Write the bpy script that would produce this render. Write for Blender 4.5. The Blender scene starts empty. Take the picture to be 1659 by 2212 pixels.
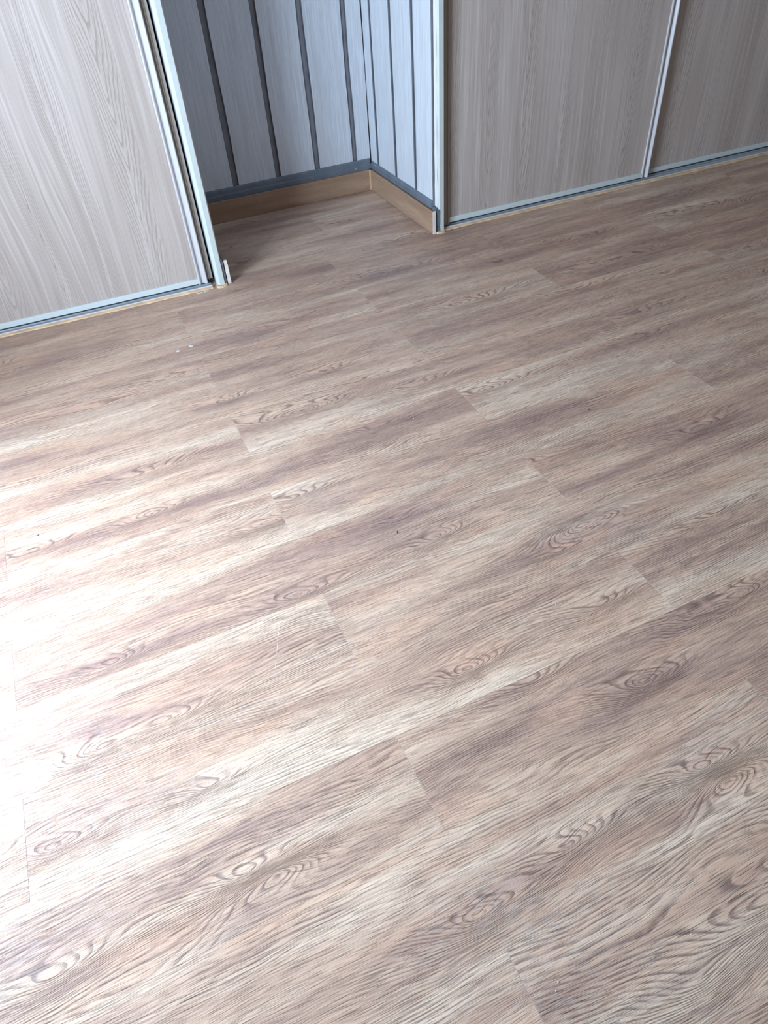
import bpy, bmesh, math, random
from mathutils import Matrix, Vector

# ------------------------------------------------------------------ camera, world, light, exposure
scene = bpy.context.scene
COL = scene.collection
cam_data = bpy.data.cameras.new('camera')
cam_data.sensor_fit = 'VERTICAL'
cam_data.sensor_height = 36.0
cam_data.lens = 1503.3 / 2212 * 36.0
cam_data.clip_start = 0.02
cam = bpy.data.objects.new('camera', cam_data)
COL.objects.link(cam)
cam.matrix_world = (Matrix.Translation((-0.2117, -0.3962, 1.1133))
                    @ Matrix.Rotation(math.radians(338.7318), 4, 'Z')
                    @ Matrix.Rotation(math.radians(46.7228), 4, 'X')
                    @ Matrix.Rotation(math.radians(-4.7446), 4, 'Z'))
scene.camera = cam

world = bpy.data.worlds.new('world')
scene.world = world
world.use_nodes = True
world.node_tree.nodes['Background'].inputs[0].default_value = (0.62, 0.78, 1.0, 1)
world.node_tree.nodes['Background'].inputs[1].default_value = 1.5

WIN_Y0, WIN_Y1, WIN_Z0, WIN_Z1 = 0.20, 1.22, 0.06, 2.12      # window opening in the left wall
RX0, RX1, RY0, RY1, RZ = -1.14, 4.2, -2.4, 2.74, 2.45       # room box
def area(name, loc, rot, sx, sy, power, col):
    d = bpy.data.lights.new(name, 'AREA')
    d.shape = 'RECTANGLE'; d.size = sx; d.size_y = sy; d.energy = power; d.color = col
    o = bpy.data.objects.new(name, d); COL.objects.link(o)
    o.location = loc; o.rotation_euler = rot
    return o
# daylight arriving at the window
area('window_daylight', (RX0 - 0.14, (WIN_Y0 + WIN_Y1) / 2, (WIN_Z0 + WIN_Z1) / 2),
     (0, math.radians(-90), 0), WIN_Z1 - WIN_Z0, WIN_Y1 - WIN_Y0, 190, (0.655, 0.815, 1.0))

vs = scene.view_settings
vs.view_transform = 'Standard'; vs.look = 'None'; vs.gamma = 1; vs.use_curve_mapping = False
vs.exposure = 0.0
scene.cycles.max_bounces = 8
scene.cycles.diffuse_bounces = 5

# ------------------------------------------------------------------ node helpers
class NT:
    def __init__(s, name):
        s.mat = bpy.data.materials.new(name); s.mat.use_nodes = True
        s.t = s.mat.node_tree; s.bsdf = s.t.nodes['Principled BSDF']
    def n(s, typ, **kw):
        o = s.t.nodes.new(typ)
        for k, v in kw.items(): setattr(o, k, v)
        return o
    def put(s, sock, v):
        if hasattr(v, 'is_output'): s.t.links.new(v, sock)
        else: sock.default_value = v
    def m(s, op, *a, clamp=False):
        o = s.n('ShaderNodeMath', operation=op); o.use_clamp = clamp
        for i, v in enumerate(a): s.put(o.inputs[i], v)
        return o.outputs[0]
    def add(s, *a):
        r = a[0]
        for b in a[1:]: r = s.m('ADD', r, b)
        return r
    def mul(s, *a):
        r = a[0]
        for b in a[1:]: r = s.m('MULTIPLY', r, b)
        return r
    def sub(s, a, b): return s.m('SUBTRACT', a, b)
    def mr(s, v, a, b, c=0.0, d=1.0, smooth=True):
        o = s.n('ShaderNodeMapRange'); o.interpolation_type = 'SMOOTHSTEP' if smooth else 'LINEAR'
        for i, q in enumerate((v, a, b, c, d)): s.put(o.inputs[i], q)
        return o.outputs[0]
    def xyz(s, x, y, z):
        o = s.n('ShaderNodeCombineXYZ')
        for i, q in enumerate((x, y, z)): s.put(o.inputs[i], q)
        return o.outputs[0]
    def noise(s, vec, scale=1.0, detail=2.0, rough=0.5, dist=0.0):
        o = s.n('ShaderNodeTexNoise'); s.put(o.inputs['Vector'], vec)
        o.inputs['Scale'].default_value = scale; o.inputs['Detail'].default_value = detail
        o.inputs['Roughness'].default_value = rough; o.inputs['Distortion'].default_value = dist
        return o.outputs[0]
    def mix(s, f, a, b, mode='MIX'):
        o = s.n('ShaderNodeMix', data_type='RGBA', blend_type=mode)
        s.put(o.inputs[0], f)
        for i, q in ((6, a), (7, b)):
            s.put(o.inputs[i], (*q, 1) if isinstance(q, tuple) and len(q) == 3 else q)
        return o.outputs[2]
    def sep(s, v):
        o = s.n('ShaderNodeSeparateXYZ'); s.put(o.inputs[0], v); return o.outputs
    def attr(s, name):
        o = s.n('ShaderNodeAttribute', attribute_type='OBJECT', attribute_name=name); return o
    def bump(s, h, dist, strength=1.0, normal=None):
        o = s.n('ShaderNodeBump'); s.put(o.inputs['Height'], h)
        o.inputs['Distance'].default_value = dist; o.inputs['Strength'].default_value = strength
        return o.outputs[0]
    def objco(s): return s.n('ShaderNodeTexCoord').outputs['Object']
    def out(s, col=None, rough=None, normal=None, spec=None, metal=None):
        for k, v in (('Base Color', col), ('Roughness', rough), ('Normal', normal), ('Specular IOR Level', spec), ('Metallic', metal)):
            if v is not None:
                if isinstance(v, tuple) and len(v) == 3: v = (*v, 1)
                s.put(s.bsdf.inputs[k], v)
        return s.mat

def plain(name, col, rough=0.5, metal=0.0, bump=0.0, bscale=200, var=0.0, spec=0.5):
    N = NT(name); co = N.objco()
    c = col
    if var:
        f = N.noise(co, 18, 4)
        c = N.mix(N.mr(f, .3, .7), tuple(x * (1 - var) for x in col), tuple(min(1, x * (1 + var)) for x in col))
    nm = N.bump(N.noise(co, bscale, 3), bump) if bump else None
    return N.out(c, rough, nm, spec, metal)

# vinyl oak plank: length along x, width along y; knots and cathedral figures come from the plank's own data
def vinyl_oak(name, warm=False, features=True):
    N = NT(name)
    co = N.objco(); X, Y, Z = N.sep(co)
    if warm: Y = N.add(Z, -.045)
    seed = N.attr('seed').outputs['Fac']
    S = N.mul(seed, 13.7)
    wob = N.noise(N.xyz(N.mul(X, 2.2), N.mul(Y, 9.0), S), 1.0, 2, .42)
    wob = N.mul(N.sub(wob, .5), 9.0); wobp = N.mul(wob, 1.9)
    wob2 = N.mul(N.sub(N.noise(N.xyz(N.mul(X, 8.0), N.mul(Y, 40.0), S), 1.0, 2), .5), 1.0)
    phi = N.add(N.mul(Y, 185.0), wobp, N.mul(wob2, 1.3))
    dark = None
    if features:
        L = N.sep(N.attr('gl').outputs['Vector'])
        for i in range(4):
            a = N.sep(N.attr('g%d' % (i + 1)).outputs['Vector'])
            Li = L[i] if i < 3 else N.attr('gm').outputs['Fac']
            du = N.m('DIVIDE', N.add(N.sub(X, a[0]), N.mul(wob2, .014), N.mul(wob, .006)), N.m('MAXIMUM', N.mul(Li, 2.0), .085))
            dv = N.m('DIVIDE', N.add(N.sub(Y, a[1]), N.mul(wob, .0030), N.mul(wob2, .0036)), N.m('MINIMUM', N.add(.017, N.mul(Li, .13)), .040))
            dv = N.mul(dv, N.add(1.0, N.mul(N.m('MINIMUM', N.m('MAXIMUM', du, -1.0), 1.0), .45)))
            # pointed, cathedral-like oval
            r = N.m('POWER', N.add(N.m('POWER', N.m('ABSOLUTE', du), 1.6), N.m('POWER', N.m('ABSOLUTE', dv), 2.0)), 0.8)
            g = N.m('EXPONENT', N.mul(r, -1.0))
            phi = N.add(phi, N.mul(g, a[2], 1.05))
            g2 = N.mul(g, N.m('ABSOLUTE', a[2]))
            dark = g2 if dark is None else N.add(dark, g2)
    # growth rings as contour lines of phi
    fr = N.m('FRACT', phi)
    ringsharp = N.mul(N.mr(fr, .0, .10), N.mr(fr, .16, .62, 1.0, 0.0))
    lowm = N.noise(N.xyz(N.mul(X, 3.0), N.mul(Y, 16.0), N.add(S, 5.0)), 1.0, 2)
    ringamt = N.mr(lowm, .36, .66, .22, .80)
    if dark is not None:
        dk = N.mr(dark, .6, 4.0)
        ringamt = N.m('MAXIMUM', ringamt, N.mul(dk, .85))
    brk = N.noise(N.xyz(N.mul(X, 38.0), N.mul(phi, .9), S), 1.0, 2)
    ring = N.mul(ringsharp, ringamt, N.mr(brk, .3, .6, .25, 1.0))
    # pores: short dashes that follow the rings
    p1 = N.noise(N.xyz(N.mul(X, 20.0), N.mul(N.add(N.mul(phi, 1.5), N.mul(Y, 480.0)), 1.0), N.add(S, 2.0)), 1.0, 1, .5)
    pore = N.mr(p1, .56, .70)
    p2 = N.noise(N.xyz(N.mul(X, 46.0), N.mul(N.add(phi, N.mul(Y, 650.0)), 1.7), N.add(S, 7.0)), 1.0, 1, .5)
    pore2 = N.mr(p2, .55, .72)
    poremask = N.mr(N.noise(N.xyz(N.mul(X, 5.0), N.mul(Y, 30.0), N.add(S, 9.0)), 1.0, 2), .3, .62, .25, 1.0)
    # broad tone
    t = N.noise(N.xyz(N.mul(X, 1.3), N.mul(Y, 13.0), N.add(S, 3.0)), 1.0, 3, .5)
    t2 = N.noise(N.xyz(N.mul(X, 4.5), N.mul(Y, 34.0), N.add(S, 4.0)), 1.0, 3, .6)
    hue = N.noise(N.xyz(N.mul(X, 3.5), N.mul(Y, 18.0), N.add(S, 31.0)), 1.0, 2, .5)
    edge = N.mr(N.m('ABSOLUTE', Y), .045, .09)
    tone = N.add(N.mul(N.mr(t, .3, .7), .62), N.mul(N.mr(t2, .25, .75), .38))
    if features:
        tone = N.add(tone, N.mul(dk, -.10), N.mul(edge, .16), N.attr('tone').outputs['Fac'])
    if warm:
        c0, c1, c2, cp = (.29, .178, .115), (.385, .252, .168), (.47, .325, .225), (.36, .225, .145)
    else:
        c0, c1, c2, cp = (.355, .220, .182), (.575, .385, .282), (.77, .590, .450), (.68, .415, .285)
    tone = N.m('MINIMUM', N.m('MAXIMUM', tone, 0.0), 1.0)
    col = N.mix(N.mr(tone, 0, .5, smooth=False), c0, c1)
    col = N.mix(N.mr(tone, .5, 1.0, smooth=False), col, c2)
    col = N.mix(N.mul(N.mr(hue, .48, .72), .55), col, cp)
    ink = (.15, .088, .075) if not warm else (.17, .095, .06)
    col = N.mix(N.mul(ring, .92 if not warm else .5), col, ink)
    col = N.mix(N.mul(pore, poremask, .60 if not warm else .25), col, (.17, .112, .095) if not warm else (.17, .09, .05))
    col = N.mix(N.mul(pore2, .27), col, (.15, .095, .08))
    st = N.noise(N.xyz(N.mul(X, 2.0), N.mul(N.add(wobp, N.mul(Y, 150.0)), .28), N.add(S, 12.0)), 1.0, 4, .6)
    col = N.mix(N.mul(N.mr(st, .54, .70), .36 if not warm else .2), col, (.25, .155, .135) if not warm else (.22, .12, .07))
    # pale streaks between pores
    p3 = N.mr(p1, .42, .28)
    col = N.mix(N.mul(p3, .22), col, (.66, .57, .48) if not warm else (.5, .32, .2))
    # dust film left in the relief
    if features:
        g = N.n('ShaderNodeNewGeometry').outputs['Position']
        d1 = N.mr(N.noise(g, 1.7, 4, .6), .50, .72)
        d2 = N.mr(N.noise(g, 60, 3, .7), .35, .75)
        col = N.mix(N.mul(d1, d2, .30), col, (.62, .60, .60))
    h = N.add(N.mul(ring, -1.0), N.mul(pore, -1.2), N.mul(pore2, -.6), N.mul(p3, .5))
    nm = N.bump(h, 0.0005 if not warm else .0001, 1.0)
    rough = N.add(.47, N.mul(pore, .12))
    return N.out(col, rough, nm, .50 if not warm else .4)

# light ash laminate of the doors: grain runs along z, V figures point down
def door_laminate():
    N = NT('pale_ash_laminate')
    X, Y, Z = N.sep(N.objco())
    sd = N.mul(N.attr('seed').outputs['Fac'], 7.3)
    wn = N.noise(N.xyz(N.mul(X, 5.0), sd, N.mul(Z, 1.1)), 1.0, 2)
    xw = N.add(X, N.mul(N.sub(wn, .5), .09))
    dcol = N.sub(.082, N.m('PINGPONG', N.add(xw, sd), .082))
    per = N.sub(1.0, N.m('DIVIDE', N.m('SQRT', N.add(N.mul(dcol, dcol), .00001)), .045))
    amp = N.mr(N.noise(N.xyz(N.mul(X, 3.0), sd, N.mul(Z, .4)), 1.0, 1), .3, .7, 3.5, 6.5)
    w2 = N.noise(N.xyz(N.mul(X, 26.0), sd, N.mul(Z, 4.5)), 1.0, 3, .6)
    phi = N.add(N.mul(per, amp, 1.5), N.mul(Z, 13.0), N.mul(X, 20.0), N.mul(N.sub(w2, .5), 2.2))
    fr = N.m('FRACT', phi)
    ring = N.mul(N.mr(fr, .45, .85), N.mr(fr, .88, .97, 1.0, 0.0))
    rm = N.mul(N.mr(N.noise(N.xyz(N.mul(X, 10.0), sd, N.mul(Z, 1.3)), 1.0, 2), .3, .6, .3, .95), N.mr(per, -.15, .35))
    ring = N.mul(ring, rm)
    f1 = N.noise(N.xyz(N.mul(xw, 420.0), sd, N.mul(Z, 5.0)), 1.0, 2, .6)
    f2 = N.noise(N.xyz(N.mul(xw, 120.0), sd, N.mul(Z, 1.6)), 1.0, 2, .6)
    tn = N.noise(N.xyz(N.mul(X, 7.0), sd, N.mul(Z, .9)), 1.0, 3)
    col = N.mix(N.mr(tn, .3, .7), (.44, .375, .338), (.515, .45, .412))
    col = N.mix(N.mul(ring, .80), col, (.29, .235, .205))
    col = N.mix(N.mul(N.mr(f1, .5, .68), .40), col, (.31, .255, .225))
    col = N.mix(N.mul(N.mr(f2, .50, .72), .38), col, (.34, .285, .25))
    col = N.mix(N.mul(N.mr(f2, .48, .30), .35), col, (.68, .63, .60))
    nm = N.bump(N.add(N.mul(f1, -.5), N.mul(ring, -.5)), .0001)
    return N.out(col, .5, nm, .4)

def painted_board():
    N = NT('pale_grey_painted_board')
    X, Y, Z = N.sep(N.objco())
    H = N.add(X, Y)
    f = N.noise(N.xyz(N.mul(H, 170.0), 0.0, N.mul(Z, 5.5)), 1.0, 4, .65, .4)
    f2 = N.noise(N.xyz(N.mul(H, 32.0), 3.0, N.mul(Z, 1.8)), 1.0, 3, .5)
    col = N.mix(N.mr(f, .3, .7), (.54, .575, .62), (.68, .72, .78))
    col = N.mix(N.mul(N.mr(f2, .5, .7), .4), col, (.52, .53, .565))
    return N.out(col, .55, N.bump(f, .0011), .35)

M = dict(
    plank=vinyl_oak('vinyl_oak_plank'),
    skirting=vinyl_oak('oak_skirting', warm=True, features=False),
    door=door_laminate(),
    board=painted_board(),
    slate=plain('slate_grey_paint', (.135, .160, .195), .5, bump=.0004, bscale=90, var=.12),
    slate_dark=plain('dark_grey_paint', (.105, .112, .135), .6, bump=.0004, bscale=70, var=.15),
    groove=plain('grey_groove_paint', (.21, .22, .25), .6, bump=.0004, bscale=70, var=.12),
    white=plain('white_lacquered_metal', (.60, .66, .665), .35),
    lilac=plain('white_lacquered_stile', (.56, .55, .57), .32),
    taupe=plain('taupe_profile', (.40, .355, .31), .4),
    alu=plain('aluminium_track', (.40, .43, .47), .4, metal=.3),
    post=plain('off_white_painted_post', (.55, .60, .59), .45, bump=.0003, bscale=60, var=.03),
    foam=plain('tan_sealant', (.66, .455, .28), .7, bump=.001, bscale=110, var=.2),
    raw=plain('raw_pale_edge', (.72, .66, .60), .8, bump=.0006, bscale=150, var=.08),
    filler=plain('white_filler', (.78, .78, .76), .7, bump=.0005),
    joint=plain('dusty_joint_filler', (.62, .58, .56), .8),
    bead=plain('light_oak_edge', (.50, .33, .20), .6),
    wall=plain('wall_paint', (.44, .39, .34), .8, bump=.0004),
    ceil=plain('ceiling_paint', (.42, .40, .38), .85),
    black=plain('black_gap_shade', (.012, .012, .014), .6),  # near-black that paints the shade in the gap below the left jamb
    crumb=plain('white_crumb', (.85, .84, .82), .6),
    splinter=plain('dark_splinter', (.06, .035, .025), .7),
    dust=plain('white_plaster_dust', (.66, .66, .68), .9),
    frame=plain('white_window_frame', (.8, .8, .8), .4),
)
g = NT('window_glass')
tr = g.n('ShaderNodeBsdfTransparent'); gl = g.n('ShaderNodeBsdfGlossy'); gl.inputs['Roughness'].default_value = .02
mx = g.n('ShaderNodeMixShader'); mx.inputs[0].default_value = .06
g.t.links.new(tr.outputs[0], mx.inputs[1]); g.t.links.new(gl.outputs[0], mx.inputs[2])
g.t.links.new(mx.outputs[0], g.t.nodes['Material Output'].inputs[0])
M['glass'] = g.mat

# ------------------------------------------------------------------ mesh helpers
def bx(bm, x0, x1, y0, y1, z0, z1):
    vs_ = [bm.verts.new((x, y, z)) for z in (z0, z1) for x, y in ((x0, y0), (x1, y0), (x1, y1), (x0, y1))]
    for f in ((3, 2, 1, 0), (4, 5, 6, 7), (0, 1, 5, 4), (1, 2, 6, 5), (2, 3, 7, 6), (3, 0, 4, 7)):
        bm.faces.new([vs_[i] for i in f])
def box(*a):
    bm = bmesh.new(); bx(bm, *a); return bm
def bevel(bm, w, seg=1):
    bmesh.ops.bevel(bm, geom=list(bm.edges), offset=w, segments=seg, affect='EDGES', clamp_overlap=True)
    return bm
def prism(pts, a, b, axis='z'):
    """extrude a closed 2D outline from a to b along the axis (pts in the two other axes, in xyz order)"""
    bm = bmesh.new()
    def p(u, v, w):
        return {'z': (u, v, w), 'x': (w, u, v), 'y': (u, w, v)}[axis]
    lo = [bm.verts.new(p(u, v, a)) for u, v in pts]
    hi = [bm.verts.new(p(u, v, b)) for u, v in pts]
    n = len(pts)
    bm.faces.new(lo); bm.faces.new(hi[::-1])
    for i in range(n):
        bm.faces.new([lo[i], hi[i], hi[(i + 1) % n], lo[(i + 1) % n]])
    bmesh.ops.recalc_face_normals(bm, faces=bm.faces)
    return bm
def obj(name, bm, mat, parent=None, **props):
    me = bpy.data.meshes.new(name); bm.to_mesh(me); bm.free()
    me.materials.append(mat)
    o = bpy.data.objects.new(name, me); COL.objects.link(o)
    if parent: o.parent = parent
    for k, v in props.items(): o[k] = v
    return o
def empty(name, loc=(0, 0, 0), rz=0.0, **props):
    o = bpy.data.objects.new(name, None); COL.objects.link(o)
    o.location = loc; o.rotation_euler = (0, 0, rz)
    for k, v in props.items(): o[k] = v
    return o

# ------------------------------------------------------------------ floor of vinyl planks
PW, PL = 0.18, 1.22
floor = obj('floor', box(RX0, RX1, RY0, RY1, -0.06, -0.0005), M['joint'], kind='structure')
FEATS = [(-0.377, 1.495, 0.202, 9), (0.126, 1.185, 0.118, 10), (0.369, 1.245, 0.098, 8), (-0.217, 2.062, 0.187, 8), (1.377, 1.511, 0.135, 9), (1.328, 1.155, 0.114, 9), (1.81, 1.167, 0.056, 7), (0.519, 1.141, 0.078, 9), (0.673, 1.025, 0.067, 9), (1.213, 1.037, 0.075, 7), (1.069, 0.609, 0.062, 8), (0.052, 0.853, 0.058, 8), (-0.033, 0.795, 0.048, 10), (-0.276, 0.962, 0.045, 8), (-0.542, 0.969, 0.051, 8), (0.293, 0.576, 0.043, 8), (0.586, 0.459, 0.056, -10), (-0.041, 0.56, 0.05, 9), (0.054, 0.574, 0.036, 7), (-0.423, 0.569, 0.044, 8), (0.185, 0.242, 0.042, 9), (0.359, 0.237, 0.039, 7), (0.486, 0.252, 0.053, 8), (0.451, 0.078, 0.047, 11), (0.18, 0.108, 0.021, 7), (-0.321, 0.235, 0.038, 8), (-0.572, 0.246, 0.034, 9), (-0.494, 0.25, 0.015, 6), (-0.307, 0.071, 0.025, 12), (-0.273, 0.053, 0.026, -11), (-0.586, 0.064, 0.053, 8), (0.421, -0.098, 0.026, 12), (0.44, -0.127, 0.032, -11), (-0.016, -0.129, 0.03, 11), (0.073, -0.112, 0.026, 9), (0.155, -0.106, 0.029, 9), (0.364, -0.29, 0.136, 16), (0.209, -0.325, 0.066, 7), (-0.002, 1.347, 0.043, 8), (0.21, 1.187, 0.044, 6), (0.225, 0.668, 0.057, 5), (0.747, 0.15, 0.045, 8), (0.631, 0.151, 0.047, 7), (0.367, 1.707, 0.085, 6), (0.609, 2.022, 0.083, 7), (0.939, 1.494, 0.07, 5), (0.615, 0.713, 0.05, -5), (0.246, 1.688, 0.064, 6), (0.503, 0.414, 0.034, 5), (0.885, 0.358, 0.066, 7), (-0.265, 1.112, 0.077, 7), (0.332, 1.014, 0.067, 7), (0.27, 0.166, 0.047, 6), (-0.358, 0.396, 0.05, 7), (-0.47, 0.394, 0.035, 7)]
rnd = random.Random(11)
mesh_cache = {}
def plank_mesh(x0, x1, y0, y1):
    key = tuple(round(v, 4) for v in (x0, x1, y0, y1))
    if key not in mesh_cache:
        ge, gs, c = 0.0003, 0.00012, 0.00018
        bm = bmesh.new()
        a = (x0 + ge, x1 - ge, y0 + gs, y1 - gs)
        lo = [bm.verts.new((x, y, -0.00045)) for x, y in ((a[0], a[2]), (a[1], a[2]), (a[1], a[3]), (a[0], a[3]))]
        md = [bm.verts.new((v.co.x, v.co.y, -c)) for v in lo]
        hi = [bm.verts.new((x, y, 0)) for x, y in ((a[0] + c, a[2] + c * .6), (a[1] - c, a[2] + c * .6), (a[1] - c, a[3] - c * .6), (a[0] + c, a[3] - c * .6))]
        bm.faces.new(hi); bm.faces.new(lo[::-1])
        for i in range(4):
            j = (i + 1) % 4
            bm.faces.new([lo[i], lo[j], md[j], md[i]]); bm.faces.new([md[i], md[j], hi[j], hi[i]])
        me = bpy.data.meshes.new('plank'); bm.to_mesh(me); bm.free(); me.materials.append(M['plank'])
        mesh_cache[key] = me
    return mesh_cache[key]
TONES = {(-2, 0): .16, (-2, -1): .10, (1, -1): .08, (0, 0): -.05, (6, 0): .06, (3, 0): -.06}   # paler and darker prints
for r in range(-13, 15):
    y0, y1 = r * PW, (r + 1) * PW
    cy0 = max(y0, RY0 + .001)
    x_lo, x_hi = (RX0, RX1) if r < 12 else (0.20, 1.09)
    cy1 = y1
    off = 0.0 if r % 2 == 0 else 0.61
    if r == 13: off = 0.70
    k = math.floor((x_lo - off) / PL)
    while off + k * PL < x_hi:
        xa, xb = off + k * PL, off + (k + 1) * PL
        cxm, cym = (xa + xb) / 2, (y0 + y1) / 2
        ca, cb = max(xa, x_lo), min(xb, x_hi)
        if cb - ca > .01 and cy1 - cy0 > .01:
            me = plank_mesh(ca - cxm, cb - cxm, cy0 - cym, cy1 - cym)
            o = bpy.data.objects.new('plank', me); COL.objects.link(o)
            o.parent = floor; o.location = (cxm, cym, 0)
            o['seed'] = round(rnd.uniform(0, 20), 3)
            fs = [(x - cxm, y - cym, L, A) for x, y, L, A in FEATS if xa < x < xb and y0 <= y < y1]
            fs.sort(key=lambda q: -abs(q[3]) * q[2]); fs = fs[:4]
            while len(fs) < 4 and len(fs) < 2 + 0:
                fs.append((rnd.uniform(-.55, .55), rnd.uniform(-.045, .045), rnd.uniform(.05, .13), rnd.choice((6, 7, 9))))
            while len(fs) < 4: fs.append((5.0, 5.0, .05, 0.0))
            for i in range(4): o['g%d' % (i + 1)] = [float(fs[i][0]), float(fs[i][1]), float(fs[i][3])]
            o['gl'] = [float(fs[i][2]) for i in range(3)]; o['gm'] = float(fs[3][2])
            o['tone'] = round(rnd.uniform(-.06, .06) + TONES.get((r, k), 0), 3)
        k += 1

# ------------------------------------------------------------------ walls, ceiling, window
def struct(name, bm, mat, parent=None):
    return obj(name, bm, mat, parent, kind='structure')
bm = bmesh.new()
for a in ((RY0, WIN_Y0, 0, RZ), (WIN_Y1, RY1, 0, RZ), (WIN_Y0, WIN_Y1, 0, WIN_Z0), (WIN_Y0, WIN_Y1, WIN_Z1, RZ)):
    bx(bm, RX0 - .12, RX0, *a)
struct('wall_left', bm, M['wall'])
struct('wall_right', box(RX1, RX1 + .12, RY0, RY1, 0, RZ), M['wall'])
struct('wall_front', box(RX0 - .12, RX1 + .12, RY0 - .12, RY0, 0, RZ), M['wall'])
struct('ceiling', box(RX0 - .12, RX1 + .12, RY0 - .12, RY1 + .12, RZ, RZ + .1), M['ceil'])
w = empty('window_1', (RX0 - .06, (WIN_Y0 + WIN_Y1) / 2, WIN_Z0), kind='structure')
hw, hh = (WIN_Y1 - WIN_Y0) / 2, WIN_Z1 - WIN_Z0
bm = bmesh.new()
bx(bm, -.03, .03, -hw, hw, 0, .05); bx(bm, -.03, .03, -hw, hw, hh - .05, hh)
for a, b in ((-hw, -hw + .05), (hw - .05, hw), (-.03, .03)): bx(bm, -.03, .03, a, b, .05, hh - .05)
obj('window_frame', bm, M['frame'], w)
for a, b in ((-hw + .05, -.03), (.03, hw - .05)):
    obj('pane', box(-.003, .003, a, b, .05, hh - .05), M['glass'], w)
obj('window_sill', bevel(box(.06, .12, -hw - .04, hw + .04, -.03, -.002), .004), M['frame'], w)

# back wall with grey painted boards in the alcove
AX0, AX1, AYB = 0.205, 1.078, 2.715          # board faces: left side, right side, back
back = struct('wall_back', box(RX0 - .12, RX1 + .12, 2.724, 2.84, 0, RZ), M['groove'])
def board(name, parent, c0, c1, zt, zb, face, thick, axis):
    """vertical board with gently uneven long edges. axis 'x': lies along x and faces -y; 'y+': faces +x; 'y-': faces -x"""
    bm = bmesh.new(); rows = []
    n = 22; e = .0028
    ph = rnd.uniform(0, 6)
    for i in range(n + 1):
        z = zb + (zt - zb) * i / n
        wa = .0010 * math.sin(z * 13 + ph) + rnd.uniform(-.0007, .0007)
        wb = .0010 * math.sin(z * 11 + ph * 2) + rnd.uniform(-.0007, .0007)
        a, b = c0 + wa, c1 + wb
        prof = [(a, 1.0), (a, .3), (a + e, 0.0), (b - e, 0.0), (b, .3), (b, 1.0)]
        row = []
        for h, d in prof:
            d *= thick
            if axis == 'x': p = (h, face + d, z)
            elif axis == 'y+': p = (face - d, h, z)
            else: p = (face + d, h, z)
            row.append(bm.verts.new(p))
        rows.append(row)
    for i in range(n):
        for j in range(5):
            f = bm.faces.new([rows[i][j], rows[i][j + 1], rows[i + 1][j + 1], rows[i + 1][j]])
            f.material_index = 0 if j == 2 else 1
        bm.faces.new([rows[i][5], rows[i][0], rows[i + 1][0], rows[i + 1][5]])
    bm.faces.new(rows[0]); bm.faces.new(rows[-1][::-1])
    bmesh.ops.recalc_face_normals(bm, faces=bm.faces)
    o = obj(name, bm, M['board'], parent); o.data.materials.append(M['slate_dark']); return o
for a, b in ((AX0, .2670), (.2870, .4400), (.4615, .6310), (.6495, .8110), (.8315, .9920), (1.0085, AX1)):
    board('board', back, a, b, RZ, .126, AYB, .0085, 'x')
# two-step slate grey batten under the boards
obj('batten', prism([(2.7005, .087), (2.7235, .087), (2.7235, .124), (2.7150, .1285), (2.7085, .122), (2.7065, .1085), (2.7030, .1065), (2.7005, .104)],
                    .215, 1.0695, 'x'), M['slate'], back)
for x, z in ((.79, .098), (.995, .100)):
    bm = bmesh.new(); bmesh.ops.create_icosphere(bm, subdivisions=1, radius=.0022)
    n_ = obj('nail', bm, M['white'], back, label='small white nail head'); n_.location = (x, 2.7003, z)

wr = struct('wall_alcove_right', box(1.0865, 1.1070, 2.112, 2.7235, 0, RZ), M['groove'])
for a, b in ((2.113, 2.2530), (2.2700, 2.4400), (2.4560, 2.6270), (2.6420, 2.7140)):
    board('board', wr, a, b, RZ, .110, AX1, .0085, 'y-')
obj('batten', prism([(1.0695, .089), (1.0863, .089), (1.0863, .1185), (1.0780, .1185), (1.0725, .113), (1.0695, .109)],
                    2.112, 2.7000, 'y'), M['slate'], wr)
bm = bmesh.new(); bmesh.ops.create_icosphere(bm, subdivisions=1, radius=.002)
n_ = obj('nail', bm, M['white'], wr, label='small white nail head'); n_.location = (1.0715, 2.655, .1125)
wl = struct('wall_alcove_left', box(.1790, .1965, 2.112, 2.7235, 0, RZ), M['groove'])
for a, b in ((2.113, 2.2530), (2.2700, 2.4400), (2.4560, 2.6270), (2.6420, 2.7140)):
    board('board', wl, a, b, RZ, .110, AX0, .0085, 'y+')
obj('batten', prism([(.1967, .089), (.2135, .089), (.2135, .109), (.2105, .113), (.2050, .1185), (.1967, .1185)],
                    2.112, 2.7000, 'y'), M['slate'], wl)

# oak skirting in the alcove
def skirt(name, bm, parent=None):
    o = obj(name, bm, M['skirting'], parent, kind='structure'); o['seed'] = rnd.uniform(0, 20); return o
sk = skirt('baseboard_back', prism([(2.690, .0012), (2.7235, .0012), (2.7235, .0865), (2.6915, .0865), (2.690, .085)], .2305, 1.0590, 'x'))
obj('corner_bead', prism([(1.0535, 2.6898), (1.0590, 2.6840), (1.0590, 2.6898)], .0012, .0880, 'z'), M['bead'], sk, label='pale caulk line up the skirting corner')
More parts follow.
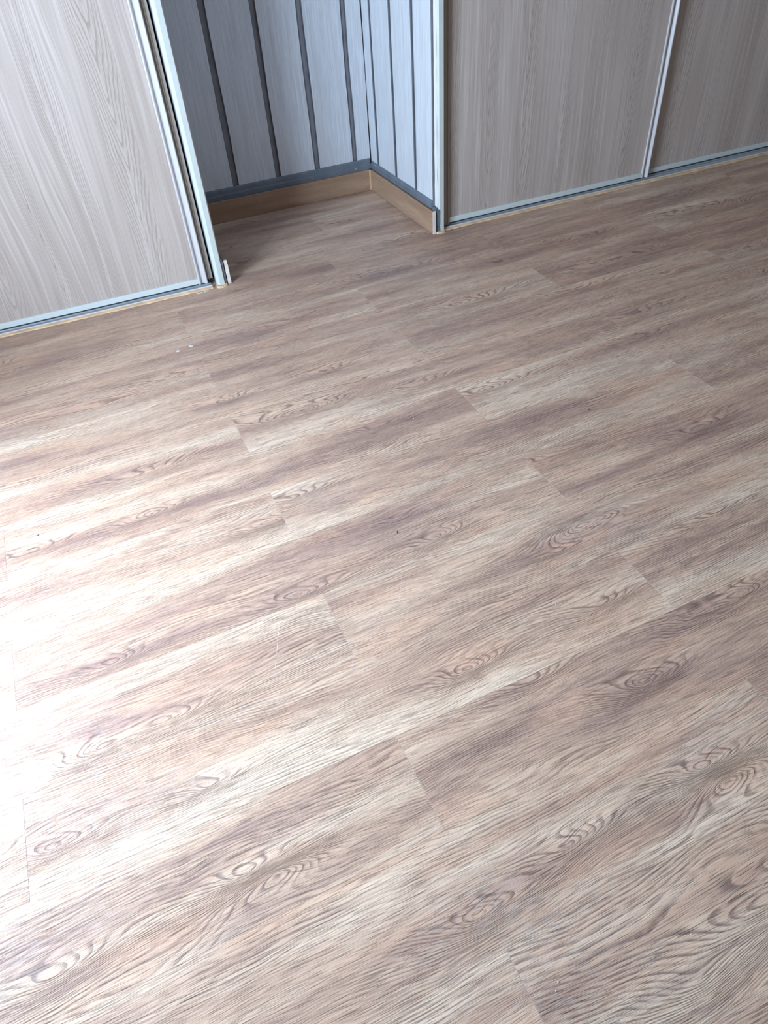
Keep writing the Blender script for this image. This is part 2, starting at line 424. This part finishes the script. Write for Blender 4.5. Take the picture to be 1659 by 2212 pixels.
# the side skirting boards run along y, so their mesh is built along x and turned
def side_skirt(name, x, sgn, y0, y1):
    L = y1 - y0
    bm = prism([(-.006, .0012), (.006, .0012), (.006, .0865), (-.0045, .0880), (-.006, .0865)], -L / 2, L / 2, 'x')
    o = skirt(name, bm); o.location = (x, (y0 + y1) / 2, 0)
    o.rotation_euler = (0, 0, math.radians(-90 if sgn > 0 else 90))
    return o
sr = side_skirt('baseboard_right', 1.0655, 1, 2.0815, 2.6895)
sl = side_skirt('baseboard_left', .2240, -1, 2.0930, 2.6895)
def rough_edge(name, x0, x1, y0, y1, z0, z1, mat, parent, n=14, j=.0012, seed=1, **pr):
    """thin upright strip with a ragged outline (cut or torn edge)"""
    rr = random.Random(seed); bm = bmesh.new(); rows = []
    for i in range(n + 1):
        z = z0 + (z1 - z0) * i / n
        a = rr.uniform(-j, j); b = rr.uniform(-j, j)
        rows.append([bm.verts.new(p) for p in ((x0 + a, y0 + b, z), (x1 + b, y0 + a, z), (x1 + b, y1, z), (x0 + a, y1, z))])
    for i in range(n):
        for k in range(4):
            bm.faces.new([rows[i][k], rows[i][(k + 1) % 4], rows[i + 1][(k + 1) % 4], rows[i + 1][k]])
    bm.faces.new(rows[0][::-1]); bm.faces.new(rows[-1])
    bmesh.ops.recalc_face_normals(bm, faces=bm.faces)
    o = obj(name, bm, mat, None, **pr)
    if parent:
        o.parent = parent
        o.matrix_parent_inverse = Matrix.LocRotScale(parent.location, parent.rotation_euler, None).inverted()
    return o
rough_edge('cut_end', 1.0600, 1.0725, 2.0785, 2.0815, .0008, .0895, M['raw'], sr, seed=3, j=.0004, label='raw white sawn end of the skirting')
rough_edge('cut_end', .2180, .2300, 2.0880, 2.0930, .0008, .0880, M['raw'], sl, seed=4, j=.0005, label='raw white sawn end of the skirting')

# posts at the two corners of the alcove (chamfered, off-white)
pr_ = obj('trim_2', prism([(1.0935, 2.0850), (1.1115, 2.0850), (1.1115, 2.1115), (1.0890, 2.1115), (1.0890, 2.0905)], .004, RZ, 'z'), M['post'], None, kind='structure')
pl_ = obj('trim_1', prism([(.1870, 2.0830), (.2040, 2.0830), (.2060, 2.0850), (.2060, 2.1115), (.1780, 2.1115), (.1780, 2.0960)], .004, RZ, 'z'), M['post'], None, kind='structure')
# taupe jamb profiles inside the posts
def jamb(parent, xs, sgn, z0, y):
    pts = [(0, 0), (.0, .004), (.012, .004), (.012, .0), (.015, .0), (.015, .006), (.026, .006), (.026, .001), (.029, .001), (.029, .010), (.038, .010), (.038, .03), (0, .03)]
    pts = [(xs + sgn * a, y + b) for a, b in pts]
    return obj('jamb_profile', prism(pts, z0, RZ - .1, 'z'), M['taupe'], parent, label='taupe ribbed side profile')
jamb(pl_, .1725, -1, .020, 2.124)
obj('shadow_gap', box(.1370, .1745, 2.130, 2.150, .0075, .0195), M['black'], pl_, label='black block for the shade in the opening under the side profile')  # solid black box stands in for the shade inside this opening
bm = bmesh.new()
bx(bm, 1.1120, 1.1440, 2.1165, 2.150, .012, RZ - .1); bx(bm, 1.1440, 1.1480, 2.112, 2.150, .012, RZ - .1); bx(bm, 1.1480, 1.1530, 2.122, 2.150, .012, RZ - .1)
obj('jamb_profile', bm, M['taupe'], pr_, label='taupe ribbed side profile')
# painted stubs, torn paint and sealant at the post feet
rough_edge('paint_stub', 1.0740, 1.0815, 2.0870, 2.1120, .006, .0960, M['slate'], pr_, seed=7, j=.0008, label='slate painted wall stub beside the skirting')
rough_edge('paint_stub', 1.0815, 1.0925, 2.0835, 2.1120, .005, .0900, M['slate'], pr_, seed=8, j=.0008, label='slate paint lapping over the post foot')
rough_edge('filler_line', 1.0860, 1.0888, 2.0940, 2.1110, .098, 1.6, M['filler'], pr_, n=40, j=.0007, seed=9, label='thin white filler line up the post')
rough_edge('paint_stub', .2065, .2140, 2.0870, 2.1120, .005, .0960, M['slate_dark'], pl_, seed=10, j=.0012, label='dark painted wall stub beside the post')
rough_edge('filler_line', .2050, .2078, 2.0880, 2.1110, .090, 1.6, M['filler'], pl_, n=40, j=.0006, seed=12, label='thin white filler line up the post')
def blob(name, pts, h, mat, parent=None, seed=0, **pr):
    """low uneven bead poured along an outline of floor points"""
    rr = random.Random(seed); bm = bmesh.new()
    lo = [bm.verts.new((x, y, .0002)) for x, y in pts]
    cx_ = sum(p[0] for p in pts) / len(pts); cy_ = sum(p[1] for p in pts) / len(pts)
    hi = [bm.verts.new((cx_ + (x - cx_) * .86, cy_ + (y - cy_) * .8, h * rr.uniform(.75, 1.1))) for x, y in pts]
    n = len(pts)
    bm.faces.new(lo)
    for i in range(n): bm.faces.new([lo[i], lo[(i + 1) % n], hi[(i + 1) % n], hi[i]])
    c = bm.verts.new((cx_, cy_, h))
    for i in range(n): bm.faces.new([hi[i], hi[(i + 1) % n], c])
    bmesh.ops.recalc_face_normals(bm, faces=bm.faces)
    return obj(name, bm, mat, parent, **pr)
blob('sealant', [(.171, 2.079), (.180, 2.070), (.193, 2.068), (.206, 2.072), (.216, 2.083), (.217, 2.100), (.205, 2.110), (.176, 2.110)], .006, M['foam'], pl_, 2, label='tan sealant squeezed out under the post')
blob('sealant', [(1.072, 2.082), (1.079, 2.074), (1.092, 2.070), (1.108, 2.070), (1.118, 2.078), (1.120, 2.092), (1.110, 2.108), (1.078, 2.108)], .006, M['foam'], pr_, 5, label='tan sealant squeezed out under the post')

# ------------------------------------------------------------------ sliding doors and their tracks
def track(name, loc, rz, x0, x1, label):
    t = empty(name, loc, rz, label=label, category='door track', group='aluminium tracks under the sliding doors')
    prof = [(.0125, .0), (.080, .0), (.080, .009), (.077, .009), (.077, .0025), (.061, .0025), (.060, .0065), (.057, .0065), (.056, .0025),
            (.040, .0025), (.039, .0065), (.036, .0065), (.035, .0025), (.0125, .0025)]
    obj('rail_profile', prism(prof, x0, x1, 'x'), M['alu'], t)
    obj('front_lip', prism([(.0078, .0003), (.0125, .0003), (.0125, .0078), (.0092, .0078), (.0078, .0062)], x0, x1, 'x'), M['lilac'], t, label='white front lip of the track')
    # sealant bead in front of the track
    rr = random.Random(len(label)); bm = bmesh.new(); rows = []
    n = 60
    for i in range(n + 1):
        x = x0 + (x1 - x0) * i / n
        f = rr.uniform(-.0012, .0012)
        rows.append([bm.verts.new((x, y, z)) for y, z in ((-.006 + f, .0002), (-.0035 + f, .0034), (.0078, .0050 + f * .5), (.0079, .0002))])
    for i in range(n):
        for k in range(4): bm.faces.new([rows[i][k], rows[i + 1][k], rows[i + 1][(k + 1) % 4], rows[i][(k + 1) % 4]])
    bm.faces.new(rows[0]); bm.faces.new(rows[-1][::-1])
    bmesh.ops.recalc_face_normals(bm, faces=bm.faces)
    obj('sealant_bead', bm, M['foam'], t, label='tan sealant bead along the track front')
    return t
def door(name, loc, rz, x0, x1, y, label, right_stile=True, left_stile=False, group=None):
    t = empty(name, loc, rz, label=label, category='sliding door')
    if group: t['group'] = group
    top = 2.35
    p = obj('door_panel', box(x0, x1, y + .006, y + .016, .020, top), M['door'], t); p['seed'] = rnd.uniform(0, 20)
    obj('bottom_rail', bevel(box(x0, x1, y, y + .022, .0150, .0335), .0008), M['white'], t, label='white bottom rail')
    obj('top_rail', bevel(box(x0, x1, y, y + .022, top - .02, top + .02), .0008), M['white'], t, label='white top rail')
    def stile(xa, s):
        pts = [(0, .022), (0, .0), (.003, -.001), (.006, .0), (.009, .004), (.009, .0065), (.013, .0085), (.019, .0075), (.0225, .0015),
               (.026, -.0035), (.029, -.0045), (.0315, -.003), (.0315, .022)]
        pts = [(xa + s * a, y + b) for a, b in pts]
        return obj('stile', prism(pts, .0125, top, 'z'), M['lilac'], t, label='white grooved pull stile')
    if right_stile: stile(x1 - .001, 1)
    if left_stile: stile(x0 + .001, -1)
    return t
LL, LA = (.190, 2.087, 0), math.atan(-.030)
RL, RA = (1.120, 2.0935, 0), math.atan(-.0195)
track('door_track', LL, LA, -1.322, -.030, 'aluminium floor track with tan sealant under the leftmost pale door')
track('door_track', RL, RA, .000, 3.06, 'aluminium floor track with tan sealant under the two doors right of the alcove')
door('sliding_door', LL, LA, -.86, -.072, .026, 'bright pale wood sliding door left of the alcove, white stile on its right edge')
door('sliding_door', LL, LA, -1.318, -.84, .050, 'pale wood sliding door at the far left, behind the bright front door', right_stile=False)
door('sliding_door', RL, RA, .0335, .980, .026, 'greyish wood sliding door directly right of the alcove, slim white stile at right')
door('sliding_door', RL, RA, .985, 2.02, .050, 'recessed greyish wood sliding door at the right edge, behind the white stile', right_stile=False)
door('sliding_door', RL, RA, 2.03, 3.05, .026, 'greyish wood sliding door beyond the right edge of the picture', right_stile=False)

# ------------------------------------------------------------------ crumbs, splinters, smears on the floor
def crumb(x, y, s, seed):
    rr = random.Random(seed); bm = bmesh.new()
    bmesh.ops.create_icosphere(bm, subdivisions=1, radius=s)
    for v in bm.verts: v.co *= rr.uniform(.6, 1.25); v.co.z *= .8
    zmin = min(v.co.z for v in bm.verts)
    for v in bm.verts: v.co.z -= zmin
    o = obj('crumb', bm, M['crumb'], None); o.location = (x, y, 0.0); return o
CR = [(0.042, -0.242), (0.034, -0.249), (0.285, -0.127), (0.197, -0.032), (0.21, 0.011), (0.431, 0.048), (-0.045, 0.077), (-0.163, -0.085), (0.41, 0.296), (0.36, 0.343), (0.335, 0.445), (0.441, 1.003), (0.685, 0.895), (1.006, 0.774), (1.334, 0.798), (0.544, 1.759), (-0.01, 1.454), (-0.091, 0.608), (-0.307, 0.666), (-0.281, 0.195), (0.107, 0.093), (-0.539, 0.242), (0.869, 1.372), (-0.191, 0.259), (0.24, -0.273)]
for i, (x, y) in enumerate(CR):
    o = crumb(x, y, (.0013 if i < 2 else .0009) * (1 + y * .25), i)
    o['category'] = 'crumb'
    if i < 2:
        o['label'] = ('tiny white crumb near the bottom edge, upper of the close pair', 'tiny white crumb near the bottom edge, lower of the close pair')[i]
        o['group'] = 'pair of crumbs near the bottom edge'
    else:
        o['label'] = 'tiny white speck of plaster lying loose on the vinyl planks'
        o['group'] = 'plaster specks scattered over the floor'
for i, ((x, y), L, a, lab) in enumerate((((.216, .631), .0045, 1.2, 'thin dark splinter at the middle of the floor'),
                                         ((.869, .809), .0050, 1.4, 'thin dark splinter right of the middle, nearer the doors'),
                                         ((-.536, 1.019), .0022, .6, 'short dark fleck near the left edge of the floor'))):
    bm = prism([(-L, -.0005), (-L * .2, -.0009), (L, .0), (L * .3, .0008), (-L * .7, .0006)], 0, .0011, 'z')
    o = obj('splinter', bm, M['splinter'], None, label=lab, category='splinter'); o.location = (x, y, 0); o.rotation_euler = (0, 0, a)
def smear(x, y, rx, ry, a, seed, label, mat='filler'):
    rr = random.Random(seed); n = 14
    pts = [((rx * rr.uniform(.55, 1.15)) * math.cos(t * 6.2832 / n), (ry * rr.uniform(.55, 1.15)) * math.sin(t * 6.2832 / n)) for t in range(n)]
    o = obj('smear', prism(pts, 0, .00035, 'z'), M[mat], None, label=label, category='smear'); o.location = (x, y, 0); o.rotation_euler = (0, 0, a)
smear(.108, 2.073, .014, .0045, .1, 1, 'broad smear of white filler on the floor left of the left post foot')
smear(.131, 2.074, .011, .0040, .4, 2, 'short smear of white filler on the floor, closest to the left post foot')
smear(-.011, 1.709, .006, .010, .5, 3, 'white filler smear on the floor below the left door, the right one of two', 'dust')
smear(-.055, 1.700, .008, .006, .2, 4, 'white filler smear on the floor below the left door, the left one of two', 'dust')
def scratch(x0, y0, x1, y1, w_, label, seed):
    rr = random.Random(seed); n = 16; L = math.hypot(x1 - x0, y1 - y0)
    a = [(L * i / n, w_ * rr.uniform(.3, 1) + .0003 * rr.uniform(-1, 1)) for i in range(n + 1)]
    b = [(L * i / n, -w_ * rr.uniform(.3, 1)) for i in range(n, -1, -1)]
    o = obj('scratch', prism(a + b, 0, .0001, 'z'), M['dust'], None, label=label, category='scratch')
    o.location = (x0, y0, 0); o.rotation_euler = (0, 0, math.atan2(y1 - y0, x1 - x0))
scratch(.511, .507, .449, .403, .00022, 'fine pale straight scratch across the planks right of the middle', 1)
scratch(-.105, .509, -.155, .389, .00030, 'pale scratch across the planks left of the middle, the longest there', 2)
scratch(-.221, .378, -.242, .330, .00025, 'short pale scratch lower left of the longest scratch', 3)
scratch(.168, .507, .133, .447, .00030, 'faint short pale scratch at the centre of the floor', 4)
scratch(.013, .392, -.014, .346, .00030, 'faint pale scratch beside an end joint near the centre', 5)
